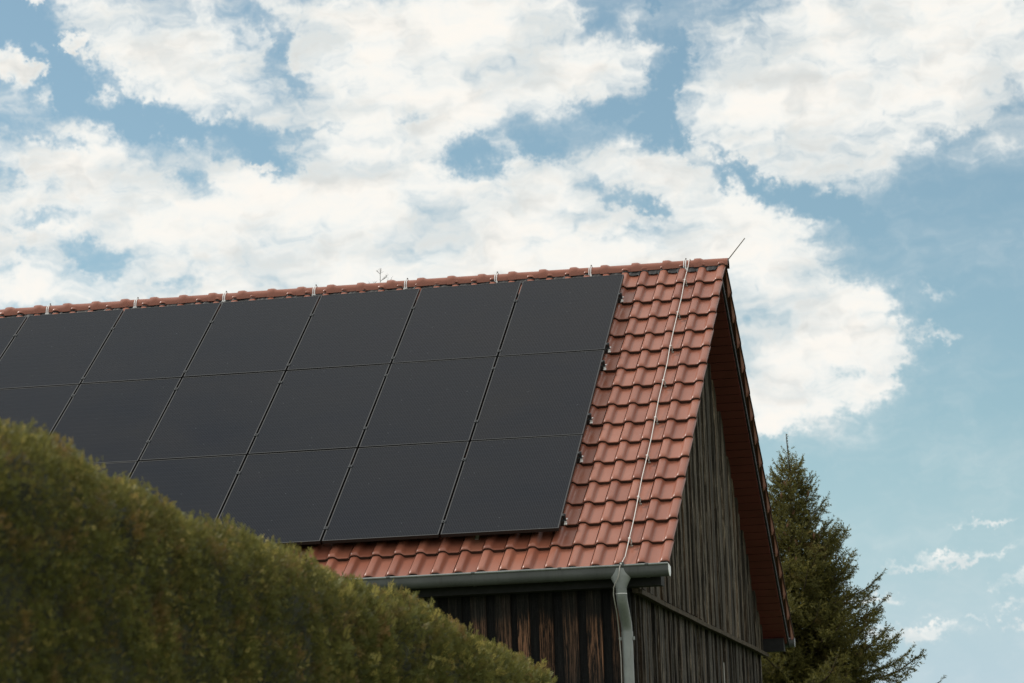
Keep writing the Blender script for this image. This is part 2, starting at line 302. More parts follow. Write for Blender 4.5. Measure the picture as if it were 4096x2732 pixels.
# ------------------------------------------------------------------ mesh helpers
class MB:
    def __init__(s): s.v = []; s.f = []; s.mi = []; s.t = []; s.n = 0
    def add(s, V, F, mi=0, tint=0.5):
        V = np.asarray(V, float); s.v.append(V)
        for f in F: s.f.append(tuple(int(i)+s.n for i in f))
        s.mi += [mi]*len(F); s.t += [tint]*len(F); s.n += len(V)
    def box(s, x0, x1, y0, y1, z0, z1, mi=0, tint=.5):
        V = [(x, y, z) for z in (z0, z1) for y in (y0, y1) for x in (x0, x1)]
        s.add(V, [(0,2,3,1), (4,5,7,6), (0,1,5,4), (2,6,7,3), (0,4,6,2), (1,3,7,5)], mi, tint)
    def prism(s, quadA, quadB, mi=0, tint=.5):
        n = len(quadA)
        F = [tuple(range(n))[::-1], tuple(range(n, 2*n))]+[(i, (i+1) % n, n+(i+1) % n, n+i) for i in range(n)]
        s.add(list(quadA)+list(quadB), F, mi, tint)
    def tube(s, pts, r, n=8, mi=0, cap=True, tint=.5):
        P = [Vector(p) for p in pts]; R = r if isinstance(r, (list, tuple)) else [r]*len(P)
        V = []; a = None
        for i, p in enumerate(P):
            d = (P[min(i+1, len(P)-1)]-P[max(i-1, 0)]).normalized()
            if a is None: a = d.orthogonal().normalized()
            else: a = (a-d*a.dot(d)).normalized()
            b = d.cross(a)
            for k in range(n):
                t = 2*math.pi*k/n; V.append(p+(a*math.cos(t)+b*math.sin(t))*R[i])
        F = [(i*n+k, i*n+(k+1) % n, (i+1)*n+(k+1) % n, (i+1)*n+k) for i in range(len(P)-1) for k in range(n)]
        if cap: F += [tuple(range(n))[::-1], tuple(range((len(P)-1)*n, len(P)*n))]
        s.add(V, F, mi, tint)
    def build(s, name, mats, parent=None, smooth=None, loc=None):
        me = bpy.data.meshes.new(name)
        V = np.concatenate(s.v) if s.v else np.zeros((0, 3))
        me.from_pydata(V.tolist(), [], s.f)
        mats = mats if isinstance(mats, (list, tuple)) else [mats]
        for q in mats: me.materials.append(q)
        me.polygons.foreach_set('material_index', s.mi)
        a = me.attributes.new('tint', 'FLOAT', 'FACE'); a.data.foreach_set('value', s.t)
        o = bpy.data.objects.new(name, me); COL.objects.link(o)
        if smooth is not None:
            me.polygons.foreach_set('use_smooth', [True]*len(s.f))
            try: me.set_sharp_from_angle(angle=math.radians(smooth))
            except Exception: pass
        me.update()
        if parent: o.parent = parent
        return o
def mesh_np(name, V, F, tint, mat, parent=None, smooth=False, mats=None, mi=None):
    """V (n,3), F (m,k) all faces of k corners, tint (m)"""
    me = bpy.data.meshes.new(name); k = F.shape[1]
    me.vertices.add(len(V)); me.vertices.foreach_set('co', V.astype(np.float32).ravel())
    me.loops.add(F.size); me.loops.foreach_set('vertex_index', F.astype(np.int32).ravel())
    me.polygons.add(len(F)); me.polygons.foreach_set('loop_start', np.arange(len(F), dtype=np.int32)*k)
    me.polygons.foreach_set('loop_total', np.full(len(F), k, dtype=np.int32))
    for q in (mats or [mat]): me.materials.append(q)
    if mi is not None: me.polygons.foreach_set('material_index', mi.astype(np.int32))
    if smooth: me.polygons.foreach_set('use_smooth', np.ones(len(F), dtype=bool))
    me.update(calc_edges=True)
    a = me.attributes.new('tint', 'FLOAT', 'FACE'); a.data.foreach_set('value', tint.astype(np.float32))
    if smooth: me.set_sharp_from_angle(angle=math.radians(38))
    me.validate()
    o = bpy.data.objects.new(name, me); COL.objects.link(o)
    if parent: o.parent = parent
    return o
def empty(name, loc=(0, 0, 0)):
    o = bpy.data.objects.new(name, None); COL.objects.link(o); o.location = loc; o.empty_display_size = .3; return o
def tag(o, label=None, cat=None, group=None, kind=None):
    if label: o['label'] = label
    if cat: o['category'] = cat
    if group: o['group'] = group
    if kind: o['kind'] = kind
    return o

# ------------------------------------------------------------------ frame of the barn
TH = 0.61661; c_, s_ = math.cos(TH), math.sin(TH); RZ = 8.0
UG, XW, ULEFT = 1.085, .703, -12.6
TW, TL = .2145, .4061
def FP(u, v, h): return (u, -v*c_-h*s_, RZ-v*s_+h*c_)
def BP(u, v, h): return (u, v*c_+h*s_, RZ-v*s_+h*c_)
def FPn(u, v, h): return np.stack([u, -v*c_-h*s_, RZ-v*s_+h*c_], -1)
def BPn(u, v, h): return np.stack([u, v*c_+h*s_, RZ-v*s_+h*c_], -1)

# ground
g = MB(); nx = 40
xs = np.sign(np.linspace(-1, 1, nx+1))*np.abs(np.linspace(-1, 1, nx+1))**3*1600
V = [(x, y, 0.0 if abs(x) < 60 and abs(y) < 60 else random.uniform(-.6, .6)) for y in xs for x in xs]
g.add(V, [(j*(nx+1)+i, j*(nx+1)+i+1, (j+1)*(nx+1)+i+1, (j+1)*(nx+1)+i) for j in range(nx) for i in range(nx)])
tag(g.build('ground', M['grass'], smooth=60), kind='structure')

barn = tag(empty('barn', (0, 0, 0)), 'dark weathered timber barn with red tiled gable roof and boarded end wall', 'barn')

# ------------------------------------------------------------------ roof tiles
def profile(sl, w, verge):
    """height of the tile over its pan at distance sl from its left seam"""
    def sm(x): x = np.clip(x, 0, 1); return x*x*(3-2*x)
    h = np.where(sl < .020, .010+.026*np.sin(np.clip(sl/.020, 0, 1)*np.pi/2), 0)
    h = np.where((sl >= .020) & (sl < .066), .036+.0030*np.sin((sl-.020)/.046*np.pi), h)
    h = np.where((sl >= .066) & (sl < .110), .036*(1-sm((sl-.066)/.044)), h)
    if verge:
        h = np.where((sl > w-.108) & (sl <= w-.064), .036*sm((sl-(w-.108))/.044), h)
        h = np.where((sl > w-.064) & (sl <= w-.018), .036+.003*np.sin((sl-(w-.064))/.046*np.pi), h)
        h = np.where(sl > w-.018, .036-.020*((sl-(w-.018))/.018)**2, h)
    else:
        h = np.where((sl > w-.017) & (sl < w-.007), h+.0065, h)
        h = np.where(sl > w-.0065, h-.006, h)
    return h
def tile_mesh(w, verge):
    base = [0, .002, .006, .012, .020, .032, .045, .058, .066, .074, .081, .088, .095, .102, .110]
    if verge: ss = base+[w-.108, w-.100, w-.093, w-.086, w-.079, w-.072, w-.064, w-.050, w-.035, w-.018, w-.009, w-.003, w]
    else: ss = base+[.13, .165, w-.018, w-.016, w-.012, w-.008, w-.006, w]
    ss = np.array(ss); tt = np.array([0, .35, .75, .86, .91, .945, .97, .988, 1.0])
    S, T = np.meshgrid(ss, tt)
    H = profile(S, w, verge)
    fall = np.clip((T-.87)/.13, 0, 1)**2.0                   # the roll is rounded off towards its nose
    H = H*(1-.34*fall)
    H = H+.040*T - .002*np.clip((T-.985)/.015, 0, 1)
    L = TL+.03
    Vv = (T-1)*L
    n, k = S.shape[1], S.shape[0]
    P = np.stack([S.ravel(), Vv.ravel(), H.ravel()], -1)
    F = []
    for j in range(k-1):
        for i in range(n-1): F.append((j*n+i, (j+1)*n+i, (j+1)*n+i+1, j*n+i+1))
    mi = [1 if (not verge and q % (n-1) >= n-2) else 0 for q in range(len(F))]
    # nose: small lip then dark thickness
    b0 = (k-1)*n; nb = len(P)
    lip = P[b0:b0+n].copy(); lip[:, 1] += .003; lip[:, 2] -= .005
    low = P[b0:b0+n].copy(); low[:, 1] -= .001; low[:, 2] -= .037
    P = np.concatenate([P, lip, low])
    for i in range(n-1):
        F.append((b0+i, nb+i, nb+i+1, b0+i+1)); mi.append(0)
        F.append((nb+i, nb+n+i, nb+n+i+1, nb+i+1)); mi.append(1)
    # right side skirt
    nb2 = len(P); col = P[[j*n+n-1 for j in range(k)]].copy(); dn = col.copy(); dn[:, 2] -= .016
    P = np.concatenate([P, col, dn])
    for j in range(k-1): F.append((nb2+j, nb2+j+1, nb2+k+j+1, nb2+k+j)); mi.append(1)
    nb3 = len(P); col = P[[j*n for j in range(k)]].copy(); dn = col.copy(); dn[:, 2] -= .012
    P = np.concatenate([P, col, dn])
    for j in range(k-1): F.append((nb3+j, nb3+k+j, nb3+k+j+1, nb3+j+1)); mi.append(1)
    return P, np.array(F), np.array(mi)
def roof_plane(name, toworld, parent, back=False):
    P1, F1, m1 = tile_mesh(TW, False); P2, F2, m2 = tile_mesh(.303, True)
    Vs, Fs, Ms, Ts = [], [], [], []; nv = 0
    u0 = .782
    ncol = int((u0-ULEFT)/TW)
    for r in range(-1, 16):
        vn = .490+TL*r
        for k in range(-1, ncol):
            P, F, mi = (P2, F2, m2) if k == -1 else (P1, F1, m1)
            uu = u0 if k == -1 else u0-TW*(k+1)
            du, dv, dh = rng.normal(0, .0012), rng.normal(0, .0025), rng.normal(0, .0008)
            if r == -1 and vn+0 < 0: pass
            v = vn+P[:, 1]+dv
            if r == -1: v = np.maximum(v, .0)
            Q = toworld(uu+du+P[:, 0], v, P[:, 2]+dh+rng.normal(0, .001)*P[:, 0]/TW)
            Fq = F if not back else F[:, ::-1]
            Vs.append(Q); Fs.append(Fq+nv); Ms.append(mi); Ts.append(np.full(len(F), np.clip(rng.normal(.5, .22), 0, 1))); nv += len(Q)
    return mesh_np(name, np.concatenate(Vs), np.concatenate(Fs), np.concatenate(Ts), None, parent, True, [M['tile'], M['tile_edge']], np.concatenate(Ms))
rf = roof_plane('roof', FPn, barn); tag(rf, 'terracotta tiled roof slope carrying the solar panels')
rb = roof_plane('roof', BPn, barn, True); tag(rb, 'far roof slope falling away behind the ridge')
# verge flaps of the far slope (side of every last tile)
b = MB()
for r in range(-1, 16):
    vn = .490+TL*r; v0 = max(vn-TL-.01, .02)
    A = [BP(UG-.018, v0, .012), BP(UG-.040, vn, -.024), BP(UG-.042, vn, .006), BP(UG-.010, vn, .026), BP(UG-.010, v0, .020)]
    Bq = [(x-.008, y, z+.004) for x, y, z in A]
    b.prism(A, Bq)
b.build('verge_flap', M['flap'], rb)
b = MB()
for r in range(-1, 16):
    vn = .490+TL*r; v0 = max(vn-TL-.02, .02)
    b.prism([BP(UG-.055, v0, -.125), BP(UG-.055, vn, -.132), BP(UG-.062, vn, -.001), BP(UG-.062, v0, -.012)],
            [BP(UG-.075, v0, -.125), BP(UG-.075, vn, -.132), BP(UG-.080, vn, -.001), BP(UG-.080, v0, -.012)])
b.build('verge_board', M['deck'], rb)
# roof deck under the tiles, both slopes
b = MB()
for PP in (FP, BP):
    b.prism([PP(ULEFT+.03, .0, -.12), PP(ULEFT+.03, 6.48, -.12), PP(ULEFT+.03, 6.48, -.012), PP(ULEFT+.03, .0, -.012)],
            [PP(1.0, .0, -.12), PP(1.0, 6.48, -.12), PP(1.0, 6.48, -.012), PP(1.0, .0, -.012)])
b.build('roof_deck', M['deck'], barn)
# oxblood soffit boards under both overhangs
for PP in (FP, BP):
    b = MB(); v = .05
    while v < 6.40:
        e = v+.122
        b.prism([PP(.62, v, -.152), PP(.62, e, -.152), PP(.62, e, -.125), PP(.62, v, -.125)],
                [PP(1.006, v, -.152), PP(1.006, e, -.152), PP(1.006, e, -.125), PP(1.006, v, -.125)], 0, random.random())
        b.prism([PP(.62, e, -.146), PP(.62, e+.012, -.146), PP(.62, e+.006, -.125), PP(.62, e, -.125)],
                [PP(1.004, e, -.146), PP(1.004, e+.012, -.146), PP(1.004, e+.006, -.125), PP(1.004, e, -.125)], 1)
        v += .134
    b.build('soffit', [M['soffit'], M['groove']], barn)
# black ridge foil following the tile rolls
b = MB(); us = np.arange(ULEFT, UG-.05, .012); V = []; 
ph = (us-.782) % TW
for j, vv in enumerate((.03, .100, .155, .178)):
    for u, q in zip(us, ph):
        hh = float(profile(np.array([q if u < .782 else u-.782]), TW if u < .782 else .303, u >= .782)[0])
        wob = .004*math.sin(u*37)+.003*math.sin(u*91)
        V.append(FP(u, (vv if j == 0 else .085+(vv-.085)*max(.36, 1-hh/.020))+(wob*1.2 if j > 1 else 0), hh+(.040, .034, .030, .026)[j]*(1-min(1, hh/.02))+.007*min(1, hh/.02)+abs(wob)*.7))
n = len(us)
b.add(V, [(j*n+i, (j+1)*n+i, (j+1)*n+i+1, j*n+i+1) for j in range(3) for i in range(n-1)])
b.build('ridge_foil', M['ridge_roll'], rf, smooth=50)
# ridge tiles
def ridge_mesh():
    mb = MB(); n = 14; Lr = .352
    st = [(-.014, .004), (-.012, .021), (.016, .024), (.052, .023), (.066, .016), (.088, .001), (.200, 0), (Lr+.01, -.003)]
    V = []
    def sec(x, g):
        out = []
        for k in range(n+1):
            a = math.pi*(k/n); cx = math.cos(a); sz = math.sin(a)
            y = -cx*(.098+g*.8); z = -.020+(.094+g)*(abs(sz)**.80)-g*.25
            out.append((x, y, z))
        return out
    for x, g in st: V += sec(x, g)
    F = [(i*(n+1)+k, (i+1)*(n+1)+k, (i+1)*(n+1)+k+1, i*(n+1)+k+1) for i in range(len(st)-1) for k in range(n)]
    mb.add(V, F)
    # inner skin and end thickness
    V2 = [(x, y*.86, z-.014) for x, y, z in V]
    mb.add(V2, [tuple(f[::-1]) for f in F], 1)
    e = (len(st)-1)*(n+1)
    mb.add(V[e:e+n+1]+V2[e:e+n+1], [(k, n+1+k, n+2+k, k+1) for k in range(n)], 0)
    mb.add(V[0:n+1]+V2[0:n+1], [(k, k+1, n+2+k, n+1+k) for k in range(n)], 1)
    return mb
rm = ridge_mesh(); u = 1.100-.352; first = None; k = 0
while u > ULEFT-.3:
    if first is None:
        first = rm.build('ridge_tile', [M['tile'], M['tile_edge']], rf, smooth=32); o = first
    else:
        o = first.copy(); COL.objects.link(o); o.parent = rf
    o.location = (u, random.gauss(0, .001), RZ+random.gauss(0, .0015)); o.rotation_euler = (random.gauss(0, .006), random.gauss(0, .003), random.gauss(0, .003))
    u -= .3495; k += 1

# ------------------------------------------------------------------ walls
def boards_gable(zlo, ztop, x_of, mat, name, y0=-5.06, y1=5.06, seed=1, wmin=.10, wmax=.19, gap=.011):
    R = random.Random(seed); mb = MB(); y = y0; k = 0
    while y < y1:
        w = R.choice((.055, .08, .11, .14, .17, .20, .23))*R.uniform(.85, 1.15); ye = min(y+w, y1)
        xf, xb = x_of(k, R)
        zt0, zt1 = ztop(y), ztop(ye); zl = zlo+R.uniform(-.012, .012)
        # waney board: split in height so its edges wander
        nseg = max(2, int((max(zt0, zt1)-zl)/.16)); A = []
        wob0, wob1 = R.uniform(0, 9), R.uniform(0, 9)
        rows = []
        for i in range(nseg+1):
            t = i/nseg; d0 = .006*math.sin(t*nseg*.9+wob0)+R.gauss(0, .0022); d1 = .006*math.sin(t*nseg*.8+wob1)+R.gauss(0, .0022)
            za, zb = zl+(zt0-zl)*t, zl+(zt1-zl)*t
            ca, cb = y+gap/2+d0*.6, ye-gap/2+d1*.6
            xx = xf+R.gauss(0, .0018)
            rows.append([(xb, ca, za), (xx-.003, ca, za), (xx, ca+.006, za), (xx, cb-.006, zb), (xx-.003, cb, zb), (xb, cb, zb)])
        V = [p for r in rows for p in r]; F = []
        for i in range(nseg):
            for j in range(5): F.append((i*6+j, i*6+j+1, (i+1)*6+j+1, (i+1)*6+j))
        F.append((5, 4, 3, 2, 1, 0)); F.append(tuple(nseg*6+j for j in range(6)))
        mb.add(V, F, 0, R.random())
        y = ye+R.uniform(0, .004); k += 1
    return mb.build(name, mat, barn)
def roofz(y, h=-.128): return RZ-(abs(y)+h*s_)*s_/c_+h*c_ if False else RZ - ((abs(y)-h*s_)/c_)*s_ + h*c_
ZR = RZ-3.996
zt = lambda y: min(RZ-.25, roofz(y, -.13))
def xo_up(k, R):
    return (XW+(R.uniform(.014, .034) if k % 2 else R.uniform(-.012, .004)), XW-.02)
# base sheet behind boards plus boards
gw = boards_gable(ZR+.045, zt, xo_up, M['gable'], 'gable_boarding', seed=3, wmin=.10, wmax=.20)
tag(gw, 'weathered vertical boards of the gable above the ledge')
def xo_lo(k, R):
    return (XW+(R.uniform(-.026, -.008) if k % 2 else R.uniform(-.057, -.042)), XW-.06)
lw = boards_gable(.15, lambda y: ZR+.0, xo_lo, M['lower'], 'lower_boarding', seed=8, wmin=.10, wmax=.19)
tag(lw, 'darker vertical boards of the end wall below the ledge')
b = MB()
# ledge board, slightly sagging, in three lengths butted end to end
yy = [-5.10, -1.9, 1.7, 5.18]
for a, e in zip(yy[:-1], yy[1:]):
    ns = 10
    for i in range(ns):
        y0, y1 = a+(e-a-.004)*i/ns, a+(e-a-.004)*(i+1)/ns
        sg = lambda y: -.006*math.sin((y+5)*.5)+.002*math.sin(y*2.3)
        A = [(XW-.02, y0, ZR-.012+sg(y0)), (XW+.072, y0, ZR-.030+sg(y0)), (XW+.074, y0, ZR+.012+sg(y0)), (XW-.02, y0, ZR+.042+sg(y0))]
        Bq = [(XW-.02, y1, ZR-.012+sg(y1)), (XW+.072, y1, ZR-.030+sg(y1)), (XW+.074, y1, ZR+.012+sg(y1)), (XW-.02, y1, ZR+.042+sg(y1))]
        b.prism(A, Bq, 0, .2)
b.build('ledge_board', M['ledge'], barn)
# light showing through a split board, painted as a pale strip
b = MB()
b.box(XW-.022, XW-.016, 1.33, 1.40, ZR-1.9, ZR-.30)
b.build('split_board_light', M['pale'], barn)
# front wall: proud boards with dark recessed ones between
b = MB(); R = random.Random(5)
edges = [(.475, .612), (.239, .382), (.014, .157), (-.212, -.080), (-.411, -.301), (-.622, -.478), (-.856, -.711)]
u = -.94
while u > ULEFT+.4:
    w = R.uniform(.115, .15); edges.append((u-w, u)); u -= w+R.uniform(.07, .10)
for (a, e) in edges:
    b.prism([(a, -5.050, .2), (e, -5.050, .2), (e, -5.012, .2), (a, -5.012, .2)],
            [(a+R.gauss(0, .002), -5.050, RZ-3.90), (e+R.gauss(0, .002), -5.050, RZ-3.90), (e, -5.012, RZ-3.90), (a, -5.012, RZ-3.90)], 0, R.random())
fw = b.build('front_boarding', M['front'], barn); tag(fw, 'wide boards under the eave with painted-in shade and lit brown band')
b = MB(); b.box(ULEFT+.35, .640, -5.010, -4.90, .15, RZ-3.80)
b.build('front_inner_boarding', M['frontdark'], barn)
b = MB(); b.box(.615, .655, -5.055, -5.011, .15, RZ-3.95); b.build('corner_board', M['frontdark'], barn)
# remaining walls and closed core
b = MB()
b.box(ULEFT+.35, .64, 4.95, 5.06, .15, RZ-3.80, 0, .6)
b.prism([(ULEFT+.35, -5.0, .15), (ULEFT+.35, 5.0, .15), (ULEFT+.35, 5.0, roofz(5.0)), (ULEFT+.35, 0, RZ-.25), (ULEFT+.35, -5.0, roofz(5.0))],
        [(ULEFT+.45, -5.0, .15), (ULEFT+.45, 5.0, .15), (ULEFT+.45, 5.0, roofz(5.0)), (ULEFT+.45, 0, RZ-.25), (ULEFT+.45, -5.0, roofz(5.0))], 0, .6)
b.build('rear_wall', M['frontdark'], barn)
b = MB()
b.prism([(XW-.10, -5.0, .15), (XW-.10, 5.0, .15), (XW-.10, 4.98, roofz(4.98)), (XW-.10, 0, RZ-.25), (XW-.10, -4.98, roofz(4.98))],
        [(XW-.062, -5.0, .15), (XW-.062, 5.0, .15), (XW-.062, 4.98, roofz(4.98)), (XW-.062, 0, RZ-.25), (XW-.062, -4.98, roofz(4.98))])
b.prism([(XW-.061, -5.04, ZR+.02), (XW-.061, 5.04, ZR+.02), (XW-.061, 5.0, roofz(5.0)), (XW-.061, 0, RZ-.25), (XW-.061, -5.0, roofz(5.0))],
        [(XW-.021, -5.04, ZR+.02), (XW-.021, 5.04, ZR+.02), (XW-.021, 5.0, roofz(5.0)), (XW-.021, 0, RZ-.25), (XW-.021, -5.0, roofz(5.0))])
b.build('gable_backing', M['frontdark'], barn)
b = MB(); b.box(ULEFT+.2, XW, -5.3, 5.3, 0, .152); b.build('plinth', M['blackwood'], barn)
# eave beams (purlin ends show past the gable)
for sg in (-1, 1):
    b = MB(); y0, y1 = (-5.235, -5.057) if sg < 0 else (5.066, 5.235)
    b.box(ULEFT+.2, .978, y0, y1, RZ-3.962, RZ-3.80)
    b.build('eave_beam', M['blackwood'], barn)

# ------------------------------------------------------------------ gutters and downpipe
def gutter(sg):
    mb = MB(); yc, zc, r = 5.388, RZ-3.838, .062; n = 14
    x0, x1 = ULEFT+.1, UG-.005
    sec = [(math.cos(a), math.sin(a)) for a in [math.pi*(1+k/n) for k in range(n+1)]]
    def ring(x, rr): return [(x, sg*(yc-cy*rr), zc+cz*rr+(.004 if rr > 0 else 0)+(.05*max(0, cy) if False else 0)) for cy, cz in sec]
    def outer(x, rr):
        o = [(x, sg*(yc+.0), 0)]
        pts = [(x, sg*(yc-cy*rr), zc+cz*rr) for cy, cz in sec]     # from outer lip round the bottom to inner edge
        return [(x, pts[0][1], zc+.050)]+pts+[(x, pts[-1][1], zc+.030)]
    xsn = np.linspace(x0, x1, 30)
    m_ = n+3
    for rr, fl in ((r, 1), (r-.003, -1)):
        V = [p for x in xsn for p in outer(x, rr)]
        F = [(i*m_+k, i*m_+k+1, (i+1)*m_+k+1, (i+1)*m_+k)[::fl] for i in range(len(xsn)-1) for k in range(m_-1)]
        mb.add(V, F)
    o = mb.build('gutter', M['zinc'], barn, smooth=40)
    bd = MB(); bd.tube([(x0, sg*(yc+r+.004), zc+.051), (x1, sg*(yc+r+.004), zc+.051)], .0105, 10); bd.build('rolled_bead', M['zinc_pipe'], o, smooth=60)  # lit top of the bead painted in: paler zinc than the gutter body
    e = MB(); A = [p for p in outer(x1, r+.002)]; Bq = [(x1+.006, p[1], p[2]) for p in A]
    e.prism(A, Bq); e.build('end_cap', M['bright'] if sg < 0 else M['zinc'], o)  # near cap: bright sky reflection put into its pale colour
    for u in (.883, .077, -.737, -1.54, -2.35, -3.16, -3.97, -4.78, -5.6, -6.4, -7.2, -8.0, -8.8, -9.6, -10.4, -11.2, -12.0):
        k = MB(); V = outer(u-.016, r+.0045)+outer(u+.016, r+.0045)
        F = [(q, q+1, m_+q+1, m_+q) for q in range(m_-1)]
        k.add(V, F); k.tube([(u-.017, sg*(yc+r+.004), zc+.052), (u+.017, sg*(yc+r+.004), zc+.052)], .0135, 8)
        k.build('gutter_bracket', M['zinc'], o, smooth=40)
    return o
gf = gutter(-1); tag(gf, 'grey zinc half-round gutter along the near eave')
gb = gutter(1)
pipe = MB()
# hopper-shaped outlet: elliptical sections
def loft(secs, mb, n=20, mi=0):
    V = []
    for (cx, cy, cz, rx, ry) in secs:
        for k in range(n):
            a = 2*math.pi*k/n; V.append((cx+rx*math.cos(a), cy+ry*math.sin(a), cz))
    F = [(i*n+k, (i+1)*n+k, (i+1)*n+(k+1) % n, i*n+(k+1) % n) for i in range(len(secs)-1) for k in range(n)]
    mb.add(V, F, mi)
dp = None
hp = MB()
loft([(.632, -5.390, RZ-3.808, .066, .071), (.632, -5.390, RZ-3.862, .098, .072), (.632, -5.392, RZ-3.885, .100, .068), (.633, -5.400, RZ-3.972, .054, .053), (.633, -5.400, RZ-3.986, .054, .053)], hp)
pth = [(.632, -5.400, RZ-3.975), (.632, -5.400, RZ-4.045), (.632, -5.385, RZ-4.085), (.632, -5.350, RZ-4.130), (.632, -5.240, RZ-4.235), (.632, -5.190, RZ-4.285), (.632, -5.165, RZ-4.330), (.632, -5.158, RZ-4.37), (.632, -5.155, RZ-4.43), (.632, -5.155, RZ-5.6), (.632, -5.155, RZ-6.8), (.632, -5.155, .12)]
pp = MB(); pp.tube(pth, .0505, 20)
dpo = pp.build('downpipe', M['zinc_pipe'], barn, smooth=50); tag(dpo, 'round zinc downpipe with an S bend below the gutter outlet')
hp.build('outlet_funnel', M['zinc_pipe'], dpo, smooth=28)
def collar(pa, pb, r, name, mat, lug=False):
    k = MB(); k.tube([pa, pb], r, 20)
    if lug:
        x, y, z = [(a+e)/2 for a, e in zip(pa, pb)]
        k.box(x-r-.016, x-r+.002, y-.012, y+.012, z-.014, z+.014); k.box(x+r-.002, x+r+.014, y-.012, y+.012, z-.016, z+.016)
        k.tube([(x-r-.028, y-.004, z), (x-r-.010, y-.004, z)], .005, 8)
    k.build(name, mat, dpo, smooth=40)
def lerp(i, t): return tuple(a+(e-a)*t for a, e in zip(pth[i], pth[i+1]))
collar(lerp(0, .88), lerp(0, .97), .0525, 'pipe_band', M['bright'])
collar((.632, -5.155, RZ-4.425), (.632, -5.155, RZ-4.438), .054, 'pipe_clamp', M['zinc_pipe'], True)
collar(lerp(3, .18), lerp(3, .22), .0520, 'pipe_seam', M['zinc_pipe'])
collar(lerp(3, .80), lerp(3, .84), .0520, 'pipe_seam', M['zinc_pipe'])
collar(lerp(7, .0), lerp(7, .92), .0535, 'pipe_socket', M['zinc_pipe'])
collar((.632, -5.155, RZ-6.4), (.632, -5.155, RZ-6.415), .054, 'pipe_clamp', M['zinc_pipe'], True)

# ------------------------------------------------------------------ lightning conductor
lc = tag(empty('lightning_conductor', FP(.677, 3., .08)), 'pale lightning conductor wire running from ridge down the bare tiles to the downpipe', 'lightning conductor')
def child(mb, name, mat, parent, smooth=None):
    """build in world coordinates, then hang under a located parent"""
    o = mb.build(name, mat, None, smooth=smooth); o.parent = parent; o.matrix_parent_inverse = Matrix.Translation(-Vector(parent.location)) ; return o
w = MB()
pts = [(.684, .03, RZ+.090), (.684, -.02, RZ+.090), (.683, -.075, RZ+.055), FP(.682, .16, .075), FP(.678, .519, .088)]
for i, v in enumerate((1.341, 2.151, 2.948, 3.764, 4.568, 5.394, 6.188)):
    pv = .519 if i == 0 else (1.341, 2.151, 2.948, 3.764, 4.568, 5.394, 6.188)[i-1]
    pts.append(FP(.677+(.006, -.004, .003, -.006, .004, -.005, .003)[i], (v+pv)/2, .079)); pts.append(FP(.677+random.gauss(0, .002), v, .088))
pts += [FP(.673, 6.50, .078), (.650, -5.452, RZ-3.770)]
w.tube(pts, .0045, 8)
low = [(.650, -5.452, RZ-3.770), (.640, -5.478, RZ-3.800), (.632, -5.484, RZ-3.860), (.618, -5.480, RZ-3.905), (.590, -5.468, RZ-3.945), (.572, -5.455, RZ-3.985), (.566, -5.445, RZ-4.045), (.570, -5.42, RZ-4.11), (.572, -5.34, RZ-4.20), (.566, -5.24, RZ-4.31), (.566, -5.205, RZ-4.42), (.571, -5.19, RZ-4.6), (.568, -5.19, RZ-5.0), (.568, -5.19, RZ-6.4), (.568, -5.19, .05)]
child(w, 'wire', M['wire'], lc, 60)
w2 = MB(); w2.tube(low, .0048, 8); child(w2, 'lower_wire', M['rod'] if False else simple('dull_aluminium_wire', (.46, .44, .40), .5, metal=.3), lc, 60)
w3 = MB(); w3.tube([(.684, .03, RZ+.090), (.70, .075, RZ+.05), (.9, .08, RZ+.052), (1.05, .055, RZ+.056), (1.112, .0, RZ+.060), (1.305, 0, RZ+.284)], [.004, .004, .004, .004, .0062, .0055], 8)
w3.tube([(.684, .07, RZ+.05), (-4, .08, RZ+.052), (ULEFT, .08, RZ+.052)], .004, 8)
child(w3, 'air_rod', M['rod'], lc, 60)
for v in (.519, 1.341, 2.151, 2.948, 3.764, 4.568, 5.394, 6.188):
    k = MB()
    def bx(u0, u1, v0, v1, h0, h1, mi=0):
        k.prism([FP(u0, v0, h0), FP(u1, v0, h0), FP(u1, v1, h0), FP(u0, v1, h0)], [FP(u0, v0, h1), FP(u1, v0, h1), FP(u1, v1, h1), FP(u0, v1, h1)], mi)
    bx(.667, .687, v-.012, v+.006, .080, .093, 0)
    bx(.692, .700, v-.02, v+.056, .040, .060, 1); bx(.690, .712, v+.050, v+.066, .030, .044, 1); bx(.687, .694, v-.008, v+.014, .05, .085, 1)
    child(k, 'wire_clamp', [M['wire'], M['dullsteel']], lc)
for u in (.637, -.429, -1.500, -2.538, -3.604, -4.664, -5.721, -6.780, -7.84, -8.9, -9.95):
    k = MB()
    for du in (-.016, .004):
        for side in (-1, 1):
            pr = []
            for q in range(9):
                a = q/8*math.pi*.5; pr.append((side*math.sin(a)*.108, -.028+.112*(math.cos(a)**.80 if math.cos(a) > 0 else 0)))
            V = [(u+du, y, RZ+z) for y, z in pr]+[(u+du+.010, y, RZ+z) for y, z in pr]
            k.add(V, [(i, i+1, 10+i, 9+i) for i in range(8)])
    k.box(u-.022, u+.022, -.116, -.106, RZ-.060, RZ-.026)
    k.tube([(u, 0, RZ+.082), (u, 0, RZ+.106)], .005, 6, 1); k.tube([(u, -.0, RZ+.094), (u+.004, .0, RZ+.103)], .009, 6, 1)
    child(k, 'ridge_clip', [M['bright'], M['rod']], lc)
k = MB(); k.box(.634, .676, -5.468, -5.438, RZ-3.795, RZ-3.757, 1); k.tube([(.650, -5.470, RZ-3.772), (.650, -5.480, RZ-3.772)], .009, 8, 0)
child(k, 'gutter_clamp', [M['bright'], M['zinc']], lc)

